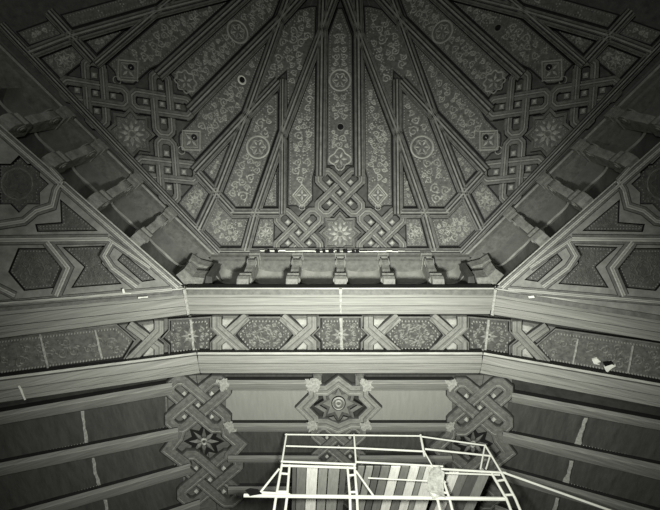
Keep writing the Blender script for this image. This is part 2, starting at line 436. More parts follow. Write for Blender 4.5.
# panels folded over the creases between the dome sides
def Hx(p): return Hm(mir(p))                # the same point on the neighbouring side
def straddle(half, nm, med, seed, names, **kw):
    """half: outline on the middle side; first and last points lie on the crease"""
    left = [Hx(p) for p in half[1:-1]][::-1]
    poly = list(half)+left
    lhalf = [half[0]]+[Hx(p) for p in half[1:-1]]+[half[-1]]
    for ctx, lab, pr in ((cXL, names[0], 0), (cXR, names[1], 1)):
        if pr == 0: hv = ((Ctx(lambda p: p, lambda q: PC), half), (Ctx(lambda p: p, lambda q: PL), lhalf))
        else: hv = ((Ctx(mir, lambda q: PC), half), (Ctx(mir, lambda q: PR), lhalf))
        panel(ctx, poly, lab, 'folded panels on the dome creases', seed+pr, axis=(half[0], half[-1]), medal=med, halves=hv, **kw)
straddle([(crx(207.5),207.5),(251,207.5),(278.2,129),(278.5,96),(crx(92),92)], '', [('circle',(258,147),11)], 101,
         ('kite-shaped folded panel with a ring medallion, left of the middle dome side','kite-shaped folded panel with a ring medallion, right of the middle dome side'), dens=900)
straddle([(crx(246.5),246.5),(241.5,246.5),(250.5,217.5),(crx(217.5),217.5)], '', [], 111,
         ('small folded corner panel at the dome foot, above the left corner bracket','small folded corner panel at the dome foot, above the right corner bracket'), dens=500, rmin=2, rmax=4)
straddle([(crx(72),72),(287.5,116),(315,44),(316.5,6),(crx(6),6)], '', [], 121,
         ('tall folded panel high up the left crease of the dome','tall folded panel high up the right crease of the dome'), dens=900)
# outer halves on the left and right sides
for ctx, S in ((cL,'left'),(cR,'right')):
    panel(ctx, [(238,207),(251,207.5),(278.2,129),(278.5,90)], f'ring-less outer panel at the far {S} edge of the dome', PG, 131, dens=500)
    panel(ctx, [(228,246.5),(241.5,246.5),(250.5,217.5),(236,217.5)], f'small outermost panel at the foot of the {S} dome side', PG, 141, dens=200, rmin=2, rmax=3.5)

# ---------------------------------------------------------------- gallery of corbels
def led(x):                                   # picture line of the ledge edge -> its point
    if x < 185: return (x, 288-.877*(185-x))
    if x > 495: return (x, 288-.877*(x-495))
    return (x, 288)
def bas(x):
    return None
def vert(x):                                  # top of the cove above ledge position x
    e = led(x); zx, zy = 340.0, 77.0
    if 185 <= x <= 495:
        k = (e[1]-258)/(e[1]-zy); return (e[0]+(zx-e[0])*k, 258)
    xx = x if x < 185 else 680-x; e = led(xx)
    k = (e[1]-(258-.97*(213-xx)))/(.97*(zx-xx)-(zy-e[1])) if True else 0
    q = (xx+(zx-xx)*k, e[1]+(zy-e[1])*k)
    return q if x < 185 else mir(q)
def GE(x): return hz(led(x), ZL+.05)
def GD(x): return hz(vert(x), ZB-.05)
def side_of(x): return 0 if 185 <= x <= 495 else (1 if x < 185 else 2)
def frame(x):
    """along, up, inward directions of the gallery at ledge position x"""
    s = side_of(x); e = .5
    a = (GE(min(495,x+e))-GE(max(185,x-e))) if s == 0 else (GE(x+e)-GE(x-e))
    if s == 1 and x > 184: a = GE(184)-GE(183)
    if s == 2 and x < 496: a = GE(497)-GE(496)
    a = a.normalized(); up = (GD(x)-GE(x)); inn = Vector((a.y, -a.x, 0)).normalized()
    if s == 0: inn = Vector((0,-1,0))
    else:
        inn = Vector((-a.y, a.x, 0))
        if inn.y > 0: inn = -inn
    return a, up, inn
def corbel(x, label, w=.145):
    a, up, inn = frame(x); E0 = GE(x)
    t = empty('scroll_corbel', E0, label, 'corbel', 'scroll corbels under the dome')
    H = up
    def extr(prof, hw, key, nm, taper=1.0):
        mb = MB(); n = len(prof)
        vs = [E0+H*v+inn*o+a*hw*s_*(1 if i < 99 else 1) for s_ in (-1,1) for i, (v, o) in enumerate(prof)]
        fs = [list(range(n)), list(range(n, 2*n))]+[[i, (i+1) % n, n+(i+1) % n, n+i] for i in range(n)]
        mb.add(vs, fs, key); return mb.build(nm, t)
    extr([(-.02,-.25),(-.02,.16),(.02,.26),(.10,.29),(.16,.24),(.20,.27),(.26,.22),(.30,.10),(.30,-.25)], w*1.15, 'corbel', 'foot_block')
    pr = [(.28,-.25)]
    for i in range(9):
        a_ = i/8; pr.append((.28+.5*a_, .08+.17*math.sin(a_*PI)*(.7+.3*math.cos(a_*7))+.10*a_))
    pr += [(.80,-.25)]
    extr(pr, w*.8, 'corbel', 'scroll')
    for s_ in (-1,1):
        for cc, rr in (((.66,.16),.15),((.15,.10),.11)):
            for r2, hgt in ((rr,.02),(rr*.5,.045)):
                n = 14; c = E0+H*cc[0]+inn*cc[1]; hl = H.normalized(); hw = w*(.8 if cc[0] > .3 else 1.15)
                v1 = [c+hl*r2*math.cos(2*PI*i/n)+inn*r2*math.sin(2*PI*i/n)+a*s_*hw*.9 for i in range(n)]
                v2 = [p+a*s_*(hgt+hw*.1) for p in v1]
                mb = MB() if r2 == rr else mb
                mb.add(v1+v2, [list(range(n, 2*n))]+[[i, (i+1) % n, n+(i+1) % n, n+i] for i in range(n)], 'corbel')
            mb.build('volute', t)
    mb = MB()
    for (v0, v1, o, hw) in ((.80,.86,.24,w*1.0),(.86,.94,.30,w*1.2)):
        vs = [E0+H*v+inn*q+a*hw*s_ for s_ in (-1,1) for v, q in ((v0,-.25),(v0,o),(v1,o),(v1,-.25))]
        mb.add(vs, [[0,1,2,3],[4,5,6,7],[0,1,5,4],[1,2,6,5],[2,3,7,6],[3,0,4,7]], 'corbel')
    mb.build('capital', t)
    return t
cx_c = [247, 294, 340.5, 387, 434]
words = ['leftmost','second from the left','middle','second from the right','rightmost']
for x, w_ in zip(cx_c, words): corbel(x+(x-340)*.04, f'carved scroll corbel, {w_} of the five along the straight middle row')
for x, w_ in zip([134,91,46,2], ['nearest the left corner','second up from the left corner','third up from the left corner','last one at the left edge']):
    corbel(x, f'carved scroll corbel of the left slanting row, {w_}')
for x, w_ in zip([546,589,634,678], ['nearest the right corner','second up from the right corner','third up from the right corner','last one at the right edge']):
    corbel(x, f'carved scroll corbel of the right slanting row, {w_}')
# corner brackets
def corner_bracket(sx, label):
    def P(x, y, z): q = (x, y) if sx < 0 else mir((x, y)); return hz(q, z)
    cen = P(193,281,ZL+.1)
    t = empty('corner_bracket', cen, label, 'bracket', 'faceted corner brackets')
    def prism(nm, q, z0, z1, key, sc=1.0):
        mb = MB(); n = len(q); b = [P(x, y, z0) for x, y in q]; c = sum(b, Vector())/n
        tp = [c+(v-c)*sc+Vector((0,0,z1-z0)) for v in b]
        mb.add(b+tp, [list(range(n)), list(range(n, 2*n))]+[[i, (i+1) % n, n+(i+1) % n, n+i] for i in range(n)], key); mb.build(nm, t)
    prism('foot_block', [(176,275),(184,284),(202,284.5),(204,278),(192,277),(184,269)], ZL+.1, ZL+.55, 'corbel', 1.04)
    prism('moulded_neck', [(181,273),(188,279),(200,279.5),(203,274),(194,273),(187,267)], ZL+.55, ZL+.95, 'niche', 1.0)
    prism('cap', [(184,267),(191,273),(206,273),(210,267),(198,264),(190,259)], ZL+.95, ZL+1.25, 'corbel', 1.12)
    prism('side_box', [(205,283),(212,283),(212,277),(206,276)], ZL+.1, ZL+1.0, 'darkplank', 1.0)
corner_bracket(-1, 'faceted wooden bracket in the left corner of the corbel gallery')
corner_bracket(1, 'faceted wooden bracket in the right corner of the corbel gallery')
# coves
def cove(x0, x1, label):
    a, up, inn = frame((x0+x1)/2); NU, NV = 14, 10
    mb = MB(); vs = []
    for i in range(NU+1):
        u = i/NU; x = x0+(x1-x0)*u; E0, D0 = GE(x), GD(x)
        for j in range(NV+1):
            v = j/NV; s = abs(2*u-1)
            dep = .62*math.sqrt(max(0, 1-s**2.6))*(1 if v < .42 else max(0.0, math.cos((v-.42)/.58*PI/2))**.8)
            if v < .02: dep *= .9
            vs.append(E0.lerp(D0, v)-inn*(dep+.03))
    fs = []
    for i in range(NU):
        for j in range(NV): q = i*(NV+1)+j; fs.append([q, q+1, q+NV+2, q+NV+1])
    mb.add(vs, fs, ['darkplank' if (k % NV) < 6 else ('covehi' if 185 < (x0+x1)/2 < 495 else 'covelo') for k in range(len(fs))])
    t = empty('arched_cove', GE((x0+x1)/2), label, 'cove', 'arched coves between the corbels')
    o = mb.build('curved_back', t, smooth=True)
    mb = MB(); NA = 16; vs = []
    for i in range(NA+1):
        u = i/NA; x = x0+(x1-x0)*u; s = 2*u-1; v = .42+.20*math.sqrt(max(0, 1-s*s))
        dep = .62*math.sqrt(max(0, 1-abs(s)**2.6))*(1 if v < .42 else max(0.0, math.cos((v-.42)/.58*PI/2))**.8)
        P = GE(x).lerp(GD(x), v)-inn*(dep-.01)
        vs += [P-up*.015, P+inn*.05, P+up*.015]
    fs = []
    for i in range(NA):
        for j in range(2): fs.append([3*i+j, 3*i+j+1, 3*i+j+4, 3*i+j+3])
    mb.add(vs, fs, 'ridge'); mb.build('arch_moulding', t)
xs = [206]+[x+(x-340)*.04 for x in cx_c]+[474]
nmz = ['first','second','third','fourth','fifth','sixth']
for i in range(6): cove(xs[i], xs[i+1], f'arched wooden cove in the straight middle row, {nmz[i]} from the left')
for sgn, S in ((1,'left'),(-1,'right')):
    xx = [176,134,91,46,2,-42]
    for i, lab in enumerate(['next to the corner','one up from the corner','two up from the corner','three up from the corner','at the frame edge']):
        a_, b_ = xx[i+1], xx[i]
        if sgn < 0: a_, b_ = 680-xx[i], 680-xx[i+1]
        cove(a_, b_, f'arched wooden cove of the {S} slanting row, {lab}')
# mouldings above and below the coves
def line_box(name, label, P0, P1, inn, prof, cat='moulding', group=None, key='face'):
    """prof: (z offset, inward offset, mat)"""
    mb = MB(); n = len(prof); N = 1
    vs = [P+Vector((0,0,z))+inn*o for P in (P0, P1) for z, o, k in prof]
    fs = [[i, (i+1) % n, n+(i+1) % n, n+i] for i in range(n)]+[list(range(n)), list(range(n, 2*n))]
    mb.add(vs, fs, [p[2] for p in prof]+[key, key])
    return tag(mb.build(name), label, cat, group)
for (xa, xb, S) in ((185,495,'middle'),(185,-190,'left'),(495,870,'right')):
    m = (xa+xb)/2; a, up, inn = frame(m if S != 'middle' else 340)
    ex = (GE(xb if S=='middle' else xb)-GE(xa)).normalized()*.0
    line_box('gallery_ledge', f'narrow projecting ledge edge below the {S} corbel row', GE(xa), GE(xb), inn,
             [(-.10,-.45,'beam'),(-.10,.02,'beamhi'),(-.04,.06,'beamhi'),(.0,.03,'face'),(.03,-.45,'face')], 'ledge', 'ledge edges of the gallery', 'beamhi')
    if S == 'middle': pa, pb = (209,258.3), (471,258.3)
    elif S == 'left': pa, pb = (210,258), (-140, 258-.97*350)
    else: pa, pb = (470,258), (820, 258-.97*350)
    line_box('springing_moulding', f'stepped moulding along the dome foot above the {S} corbel row', hz(pa, ZB-.12), hz(pb, ZB-.12), inn,
             [(-.22,-.55,'face'),(-.22,.0,'face'),(-.14,.05,'beamlo'),(-.14,.10,'face'),(.0,.14,'ridge'),(.03,.19,'face'),(.10,.19,'side'),(.12,-.4,'side')], 'moulding', 'dome springing mouldings')

# torn white edge with gaps at the dome foot
mb = MB(); a, up, inn = frame(340); rnd = random.Random(3); x = 261
while x < 398:
    dx = rnd.uniform(3, 8); y0 = 257.0+rnd.uniform(-.5,.4)+(x-261)*.006; hgt = rnd.uniform(.5, 1.3)
    vs = [hz(q, ZB-.22)+inn*.26+Vector((0,0,zz-.05)) for zz in (-.02, .0) for q in ((x,y0),(x+dx,y0+rnd.uniform(-.3,.3)),(x+dx,y0+hgt),(x,y0+hgt*.8))]
    mb.add(vs, [[0,1,2,3],[4,5,6,7],[0,1,5,4],[1,2,6,5],[2,3,7,6],[3,0,4,7]], 'white'); x += dx*.97
tag(mb.build('torn_plaster_edge'), 'ragged white strip of torn plaster at the foot of the middle dome side', 'plaster strip')
mb = MB()
for x, w_ in ((268,5),(277,3.5),(318,4),(324,3),(331,5),(338,3),(345,4.5),(353,3),(357,3.5)):
    q = [(x-w_/2,257.6),(x+w_/2,257.3),(x+w_/2+.5,260),(x-w_/2+.3,260.2)]
    vs = [hz(p, ZB-.27)+inn*.28+Vector((0,0,zz-.05)) for zz in (-.01,.01) for p in q]
    mb.add(vs, [[0,1,2,3],[4,5,6,7],[0,1,5,4],[1,2,6,5],[2,3,7,6],[3,0,4,7]], 'black')
tag(mb.build('broken_gaps'), 'row of small black broken gaps under the torn white strip', 'gap')

# ---------------------------------------------------------------- lower planes
PF = Plane((0, 0, ZL), (0, 0, 1))
ALF = math.radians(25)
cor = PF.hit((185,288))
PSl = Plane(cor, (math.sin(ALF), 0, -math.cos(ALF))); PSr = mirP(PSl)
t3 = PSl.hit((12,305)); PT = Plane(cor, (PF.hit((50,170))-cor).cross(t3-cor)); PTr = mirP(PT)
VY = CY+F*ct/st
def cxl(y): return 340-(155)*(VY-y)/(VY-288)
def lowpick(q):
    if q[0] < cxl(q[1]): return PSl
    if q[0] > 680-cxl(q[1]): return PSr
    return PF
cF = Ctx(lambda p: p, lowpick); cFm = Ctx(mir, lowpick)
cT = Ctx(lambda p: p, lambda q: PT); cTm = Ctx(mir, lambda q: PTr)
# backing of vault and pendentives
mb = MB()
ys = [286, 340, 400, 480, 560, 680]
mb.add([cF((cxl(y)+.01, y), -.12) for y in ys]+[cF((680-cxl(y)-.01, y), -.12) for y in ys], [[i,i+1,len(ys)+i+1,len(ys)+i] for i in range(len(ys)-1)], 'back')
for ctx in (cF, cFm):
    pts = []
    yl = [(286,300),(340,360),(400,440),(480,540),(560,640),(680,800)]
    vs = [ctx((cxl(a)-.01, a), -.12) for a, b in yl]+[ctx((-200, b+20), -.12) for a, b in yl]
    mb.add(vs, [[i,i+1,len(yl)+i+1,len(yl)+i] for i in range(len(yl)-1)], 'back')
for ctx in (cT, cTm):
    mb.add([ctx(p, -.12) for p in ((187,289),(-200,-50),(-200,330))], [[0,1,2]], 'back')
tag(mb.build('ceiling'), kind='structure')

def beam(name, label, st_, hgt, prof, ctx=cF, cat='beam', group=None, nsub=1):
    """st_: stations (x, ytop, ybottom); prof: (fraction, height fraction, mat)"""
    mb = MB(); m = len(prof); vs = []; S = []
    for i in range(len(st_)-1):
        for j in range(nsub): 
            t = j/nsub; S.append(tuple(a+(b-a)*t for a, b in zip(st_[i], st_[i+1])))
    S.append(st_[-1])
    for s in S:
        xt, yt, yb = s[0], s[1], s[2]; xb = s[3] if len(s) > 3 else xt
        for f, h, k in prof: vs.append(ctx((xt+(xb-xt)*f, yt+(yb-yt)*f), h*hgt, hgt*.9))
    fs = []; ks = []
    for i in range(len(S)-1):
        for j in range(m-1): fs.append([i*m+j, i*m+j+1, (i+1)*m+j+1, (i+1)*m+j]); ks.append(prof[j][2])
    fs += [list(range(m)), [(len(S)-1)*m+j for j in range(m)]]; ks += ['beam','beam']
    mb.add(vs, fs, ks); return tag(mb.build(name), label, cat, group)
def cl(y, e=.35): return cxl(y)+e          # just inside the corner fold
CORN = [(0,0,'side'),(0,.72,'beamhi'),(.04,.80,'beamlo'),(.10,.62,'face'),(.24,.80,'beam'),(.30,.98,'beamlo'),(.33,.92,'beam'),(.60,.98,'sidev'),(.62,.98,'beam'),(.78,.97,'beamlo'),(.81,.85,'beam'),(.93,.86,'beamhi'),(.97,.7,'sidev'),(1,.62,'side'),(1,0,'side')]  # darker tones near the top edge paint in a shadow band
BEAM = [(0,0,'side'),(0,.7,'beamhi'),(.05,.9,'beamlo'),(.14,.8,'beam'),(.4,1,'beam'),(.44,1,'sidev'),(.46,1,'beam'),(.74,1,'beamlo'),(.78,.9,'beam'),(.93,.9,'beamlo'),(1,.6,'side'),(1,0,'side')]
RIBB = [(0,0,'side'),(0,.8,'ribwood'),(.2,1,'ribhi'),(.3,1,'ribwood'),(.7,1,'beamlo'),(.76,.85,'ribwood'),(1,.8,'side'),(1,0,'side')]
def trio(name, lab, y0, y1, l0, l1, r0, r1, h, prof, group):
    """centre y0..y1; at x=12 the left piece lies at l0..l1; at x=645 the right one at r0..r1"""
    beam(name, lab.replace('@', 'middle'), [(cl(y0), y0, y1, cl(y1)), (340,y0,y1,340), (680-cl(y0), y0, y1, 680-cl(y1))], h, prof, cat=name.split('_')[-1], group=group, nsub=2)
    def ex(ya, yb, xa, xb, x): return ya+(yb-ya)*(x-xa)/(xb-xa)
    for L, (a0, a1), nm in ((True, (l0, l1), 'left'), (False, (r0, r1), 'right')):
        x12 = 12 if L else 35
        c0, c1 = cl(y0)-.7, cl(y1)-.7
        e0 = ex(y0, a0, c0, x12, -190); e1 = ex(y1, a1, c1, x12, -190)
        beam(name, lab.replace('@', nm), [(-190, e0, e1, -190), (c0, y0, y1, c1)], h, prof, ctx=cF if L else cFm, cat=name.split('_')[-1], group=group, nsub=3)
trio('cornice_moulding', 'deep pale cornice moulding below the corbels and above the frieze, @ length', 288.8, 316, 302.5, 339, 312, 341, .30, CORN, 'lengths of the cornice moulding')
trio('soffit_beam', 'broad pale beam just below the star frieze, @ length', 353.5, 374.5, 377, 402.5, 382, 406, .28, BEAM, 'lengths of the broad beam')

# transverse ribs and plank panels of the vault
def quad(ctx, p, label, name='plank_panel', key='plank', hgt=.03, group='plank panels of the vault', parts=()):
    t = empty(name, ctx((sum(q[0] for q in p)/len(p), sum(q[1] for q in p)/len(p))), label, 'panel', group)
    bm_ = MB(); poly_prism(bm_, ctx, p, -.05, hgt, key)
    for nm, ctx2, pts, h2, k2 in parts:
        mb = MB()
        if nm == 'beading': dots(bm_, ctx2, pts, 3.0, .7, hgt, .03, 'bead', False)
        elif nm == 'edge_strip': sweep(mb, ctx2, pts, .9, .03, [(-1,0,'side'),(-1,1,'face'),(1,1,'side'),(1,0,'side')], False, hgt)
        else: poly_prism(mb, ctx2, jag(pts, 3, .5), hgt, hgt+h2, 'drip')
        if nm != 'beading': mb.build(nm, t)
    bm_.build('board', t)
    return t
RG = 'thin ribs crossing the vault'
RY = [(380.5,390.5),(423.5,432),(456,463),(487,495),(515,524)]
rn = ['first','second','third','fourth','fifth']
for i, (a, b) in enumerate(RY[:4]):
    beam('vault_rib', f'thin {rn[i]} rib below the broad beam, middle bay, left half', [(224 if i < 2 else 228, a, b), (318, a, b)], .2, RIBB, cat='rib', group=RG)
    beam('vault_rib', f'thin {rn[i]} rib below the broad beam, middle bay, right half', [(360, a, b), (454 if i < 2 else 452, a, b)], .2, RIBB, cat='rib', group=RG)
def line(x, xa, ya, xb, yb): return ya+(yb-ya)*(x-xa)/(xb-xa)
Lr = [((172,383,395),(12,410.5,423)), ((178,428,440),(12,461,474)), ((190,464,475),(12,513,526)), ((200,500,512),(12,563,576))]
Rr = [((512,393,403),(645,418,428)), ((503,432,443),(645,462,477)), ((500,468,480),(645,508,522)), ((495,505,516),(645,560,574))]
for i in range(4):
    (xa, t0, b0), (xb, t1, b1) = Lr[i]
    beam('vault_rib', f'thin crossing rib on the left slope of the vault, {rn[i]} below the broad beam', [(-190, line(-190,xa,t0,xb,t1), line(-190,xa,b0,xb,b1)), (xa, t0, b0)], .2, RIBB, cat='rib', group=RG, nsub=3)
    (xa, t0, b0), (xb, t1, b1) = Rr[i]
    beam('vault_rib', f'thin crossing rib on the right slope of the vault, {rn[i]} below the broad beam', [(xa, t0, b0), (870, line(870,xa,t0,xb,t1), line(870,xa,b0,xb,b1))], .2, RIBB, cat='rib', group=RG, nsub=3)
PGp = 'plank panels of the vault'
quad(cF, [(226,391),(311,391),(311,395),(300,407),(311,420),(311,423),(226,423)], 'bare pale plank panel left of the central star boss')
quad(cF, [(366,391),(452,391),(452,423),(366,423),(366,420),(377,407),(366,395)], 'bare pale plank panel right of the central star boss')
for i, (a, b) in enumerate(((432.5,455.5),(463.5,486.5),(495.5,530))):
    for x0, x1, S in ((230,316,'left'),(362,452,'right')):
        quad(cF, [(x0,a),(x1,a),(x1,b),(x0,b)], f'dark plank panel {["directly below the pale plank panel","one row further below the pale plank panel","in the lowest row"][i]}, {S} of the central strapwork', key='darkplank')
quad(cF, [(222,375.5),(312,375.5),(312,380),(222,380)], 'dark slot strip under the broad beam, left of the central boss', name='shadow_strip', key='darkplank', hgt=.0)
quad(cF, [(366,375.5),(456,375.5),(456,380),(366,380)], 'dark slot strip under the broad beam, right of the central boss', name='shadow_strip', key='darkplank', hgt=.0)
def side_quad(xa, ya, xb, yb, xc, yc, xd, yd, label, ctx=cF, key='darkplank', parts=()):
    return quad(ctx, [(xa,ya),(xb,yb),(xc,yc),(xd,yd)], label, key=key, parts=parts)
L_ = lambda i, k, x: line(x, Lr[i][0][0], Lr[i][0][k], Lr[i][1][0], Lr[i][1][k])
R_ = lambda i, k, x: line(x, Rr[i][0][0], Rr[i][0][k], Rr[i][1][0], Rr[i][1][k])
wd = ['between the first and second rib','between the second and third rib','between the third and fourth rib']
# joints at x=83 / x=580 split the boards, smeared with plaster
Lj = [(82,87),(93,100),(105,112)]; Rj = [(588,580),(574,568),(560,553)]
for i in range(3):
    xr = [168,176,186][i]; j0, j1 = Lj[i]
    quad(cF, [(j0,L_(i,2,j0)),(xr,L_(i,2,xr)),(xr+2,L_(i+1,1,xr+2)),(j1,L_(i+1,1,j1))], f'dark board on the left slope {wd[i]}, nearer the corner knot', key='darkplank',
         parts=[('beading', cF, [(j1+2,L_(i+1,1,j1)-3),(xr,L_(i+1,1,xr)-3)], 0, ''), ('edge_strip', cF, [(xr-2,L_(i,2,xr)+1),(xr-1,L_(i+1,1,xr)-1)], 0, ''),
                ('plaster_smear', cF, [(j0-1.2,L_(i,2,j0)+.5),(j0+1.8,L_(i,2,j0)+.4),(j0+4,(L_(i,2,j0)+L_(i+1,1,j1))/2),(j1+2,L_(i+1,1,j1)-.5),(j1-1.5,L_(i+1,1,j1)-.5),(j0+1,(L_(i,2,j0)+L_(i+1,1,j1))/2)], .012, 'smear')])
    quad(cF, [(-190,L_(i,2,-190)),(j0-.6,L_(i,2,j0-.6)),(j1-.6,L_(i+1,1,j1-.6)),(-190,L_(i+1,1,-190))], f'dark board on the left slope {wd[i]}, at the picture edge', key='darkplank',
         parts=[('beading', cF, [(-150,L_(i+1,1,-150)-3),(j1-2,L_(i+1,1,j1)-3)], 0, '')])
    xl = [508,503,498][i]; j0, j1 = Rj[i]
    quad(cF, [(xl,R_(i,2,xl)),(j0,R_(i,2,j0)),(j1,R_(i+1,1,j1)),(xl-3,R_(i+1,1,xl-3))], f'dark board on the right slope {wd[i]}, nearer the corner knot', key='darkplank',
         parts=[('beading', cF, [(xl,R_(i+1,1,xl)-3),(j1-2,R_(i+1,1,j1)-3)], 0, ''),
                ('plaster_smear', cF, [(j0-4,R_(i,2,j0)+1),(j0-.5,R_(i,2,j0)+1),(j1+2,(R_(i,2,j0)+R_(i+1,1,j1))/2+3),(j1+1,R_(i+1,1,j1)-2),(j1-6,R_(i+1,1,j1)-4),(j1-1,(R_(i,2,j0)+R_(i+1,1,j1))/2)], .012, 'smear')])
    quad(cF, [(j0+.6,R_(i,2,j0+.6)),(870,R_(i,2,870)),(870,R_(i+1,1,870)),(j1+.6,R_(i+1,1,j1+.6))], f'dark board on the right slope {wd[i]}, at the picture edge', key='darkplank',
         parts=[('beading', cF, [(j1+2,R_(i+1,1,j1)-3),(820,R_(i+1,1,820)-3)], 0, '')])

# ---------------------------------------------------------------- star frieze
def frieze_y(x):                              # vertical centre of the frieze at x
    xl = x if x < 340 else 680-x
    if xl >= 190: return 335.0
    return 335.0+(190-xl)*(23/178 if x < 340 else 27/155)
def shp(pts, c): return [(c[0]+x, c[1]+y) for x, y in pts]
def slope(x): return 0 if 190 <= x <= 490 else (-.13 if x < 190 else .16)
def bent(pts, cx): return [(cx+x, frieze_y(cx+x)+y) for x, y in pts]
star8 = [(-27,0),(-20,-7),(-20,-17),(-9,-17),(-6,-17.5),(0,-17.5),(6,-17.5),(9,-17),(20,-17),(20,-7),(27,0),(20,7),(20,17),(9,17),(0,17.5),(-9,17),(-20,17),(-20,7)]
star8 = [(-27,0),(-20,-7),(-20,-17),(20,-17),(20,-7),(27,0),(20,7),(20,17),(-20,17),(-20,7)]
def coffer(ctx, pts, label, name, seed, medal=None, group=None, h=.08, ped=1.6, sc=(1.8,3.4), bead=True, wide=1.3, dens=260, fk='dfield'):
    cen = (sum(p[0] for p in pts)/len(pts), sum(p[1] for p in pts)/len(pts))
    t = empty(name, ctx(cen), label, 'coffer', group)
    fm = MB(); poly_prism(fm, ctx, pts, -.05, .01, fk)
    mb = MB(); sweep(mb, ctx, inset(pts, -.2), wide, h, [(-1,0,'side'),(-1,.9,'face'),(.0,1,'side'),(1,.2,'side'),(1,0,'side')] if area(pts) > 0 else [(-1,0,'side'),(-1,.2,'side'),(0,1,'face'),(1,.9,'side'),(1,0,'side')], True, step=30); mb.build('bevelled_frame', t)
    if bead: dots(fm, ctx, inset(pts, 3.2), 3.0, .85, .01, .035)
    mb = MB(); av = []
    if medal:
        k, r = medal; av = [(cen[0], cen[1], r)]
        if k == 'ros':
            for j in range(8): leaf(mb, ctx, (cen[0]+r*.55*math.cos(j*PI/4), cen[1]+r*.55*math.sin(j*PI/4)), r*.9, j*PI/4, .01, .04, r*.2, 'carve')
            ring(mb, ctx, cen, r*.25, .7, .01, .04, 'orn', n=14)
        else:
            ring(mb, ctx, cen, r, .9, .01, .04, 'carve', 8, .08, 40); ring(mb, ctx, cen, r*.6, .6, .01, .03, 'carve', 5, .2, 30)
    if mb.v: mb.build('rosette', t)
    scrolls(fm, ctx, inset(pts, 4.6), sc[0], sc[1], .01, .03, (cen, (cen[0], cen[1]+10)), av, dens, .65, seed, 'carve'); fm.build('sunk_field', t)
    return t
FG = 'coffers of the star frieze'
coffer(cF, bent(star8, 340.5), 'star coffer of the frieze at the centre, crossed by a pale drip', 'star_coffer', 5, ('ros',9), FG)
coffer(cF, bent(star8, 190), 'star coffer of the frieze folded over the left corner', 'star_coffer', 6, ('ros',9), FG)
coffer(cF, bent(star8, 489), 'star coffer of the frieze folded over the right corner', 'star_coffer', 7, ('ros',9), FG)
hexa = [(-29,0),(-15,-17),(15,-17),(29,0),(15,17),(-15,17)]
coffer(cF, bent(hexa, 264.5), 'hexagonal coffer of the frieze left of the central star', 'hexagon_coffer', 8, ('ring',7), FG)
coffer(cF, bent(hexa, 414), 'hexagonal coffer of the frieze right of the central star', 'hexagon_coffer', 9, ('ring',7), FG)
lp = [(-190,365),(10,337.5),(116,325.5),(134,341),(123,359),(10,374),(-190,405)]
coffer(cF, lp, 'long scroll-painted coffer of the frieze on the left slope', 'long_coffer', 11, None, FG, sc=(3.5,7), dens=400, fk='field')
rp = [(870,378),(645,342.5),(556,330),(537,346),(548,362),(645,379),(870,419)]
rc = coffer(cF, rp[::-1], 'long scroll-painted coffer of the frieze on the right slope, flaked white', 'long_coffer', 12, None, FG, sc=(3.5,7), dens=400, fk='field')
for nm, pts, k in (('white_flake', [(592,360),(597,358.5),(601,362),(597,363),(600,365),(594,364)], 'white'), ('white_flake', [(604,367),(612,364.5),(616,366),(611,369),(607,373),(605,369)], 'white'), ('dark_hole', [(603,363),(612,362),(614,365),(606,368)], 'black')):
    mb = MB(); poly_prism(mb, cF, pts, .02, .09 if k == 'white' else .085, k); o = mb.build(nm, rc); o['label'] = 'white flaked spot' if k == 'white' else 'small black hole'
# pale ground board carrying the frieze
for x0, x1, S in ((-190,cxl(335)-.2,'left'),(cxl(335)+.2,680-cxl(335)-.2,'middle'),(680-cxl(335)+.2,870,'right')):
    mb = MB()
    ya = lambda x: frieze_y(x)-19; yb = lambda x: frieze_y(x)+19
    if S == 'middle': q = [(cxl(316)+.2,316),(680-cxl(316)-.2,316),(680-cxl(354)-.2,354),(cxl(354)+.2,354)]
    elif S == 'left': q = [(x0,ya(x0)),(cxl(316)-.2,316),(cxl(354)-.2,354),(x0,yb(x0))]
    else: q = [(680-cxl(316)+.2,316),(x1,ya(x1)),(x1,yb(x1)),(680-cxl(354)+.2,354)]
    poly_prism(mb, cF, q, -.10, -.06, 'face'); tag(mb.build('frieze_board'), f'ground board behind the star frieze, {S} length', 'board')
# crossing straps
def cross(jx, d, label, sc_=1.0):
    t = empty('crossed_straps', cF((jx, frieze_y(jx))), label, 'strapwork', 'crossed straps of the frieze')
    for s in (-1,1):
        mb = MB(); pts = bent([(-d*21, s*18.5),(0,0),(d*9,-s*8),(d*9,-s*18.5)], jx)
        sweep(mb, cF, pts, 5.2, .11*(1 if s > 0 else .93), STRAPF, step=6, base=-.03); mb.build('strap', t)
    for s in (-1,1):
        mb = MB(); tri = bent([(-5,s*16),(3,s*16),(3,s*13),(0,s*9)], jx) if False else bent([(-d*7,s*15.5),(d*3.5,s*15.5),(d*3.5,s*9),(d*.5,s*7)], jx)
        poly_prism(mb, cF, tri, -.03, .05, 'orn'); mb.build('corner_fillet', t)
cross(303, 1, 'crossed straps just left of the central frieze star'); cross(377.5, -1, 'crossed straps just right of the central frieze star')
cross(226, -1, 'crossed straps between the left corner star and the left hexagon'); cross(453, 1, 'crossed straps between the right hexagon and the right corner star')
cross(150, 1, 'crossed straps on the left slope, beside the long coffer'); cross(526, -1, 'crossed straps on the right slope, beside the long coffer')

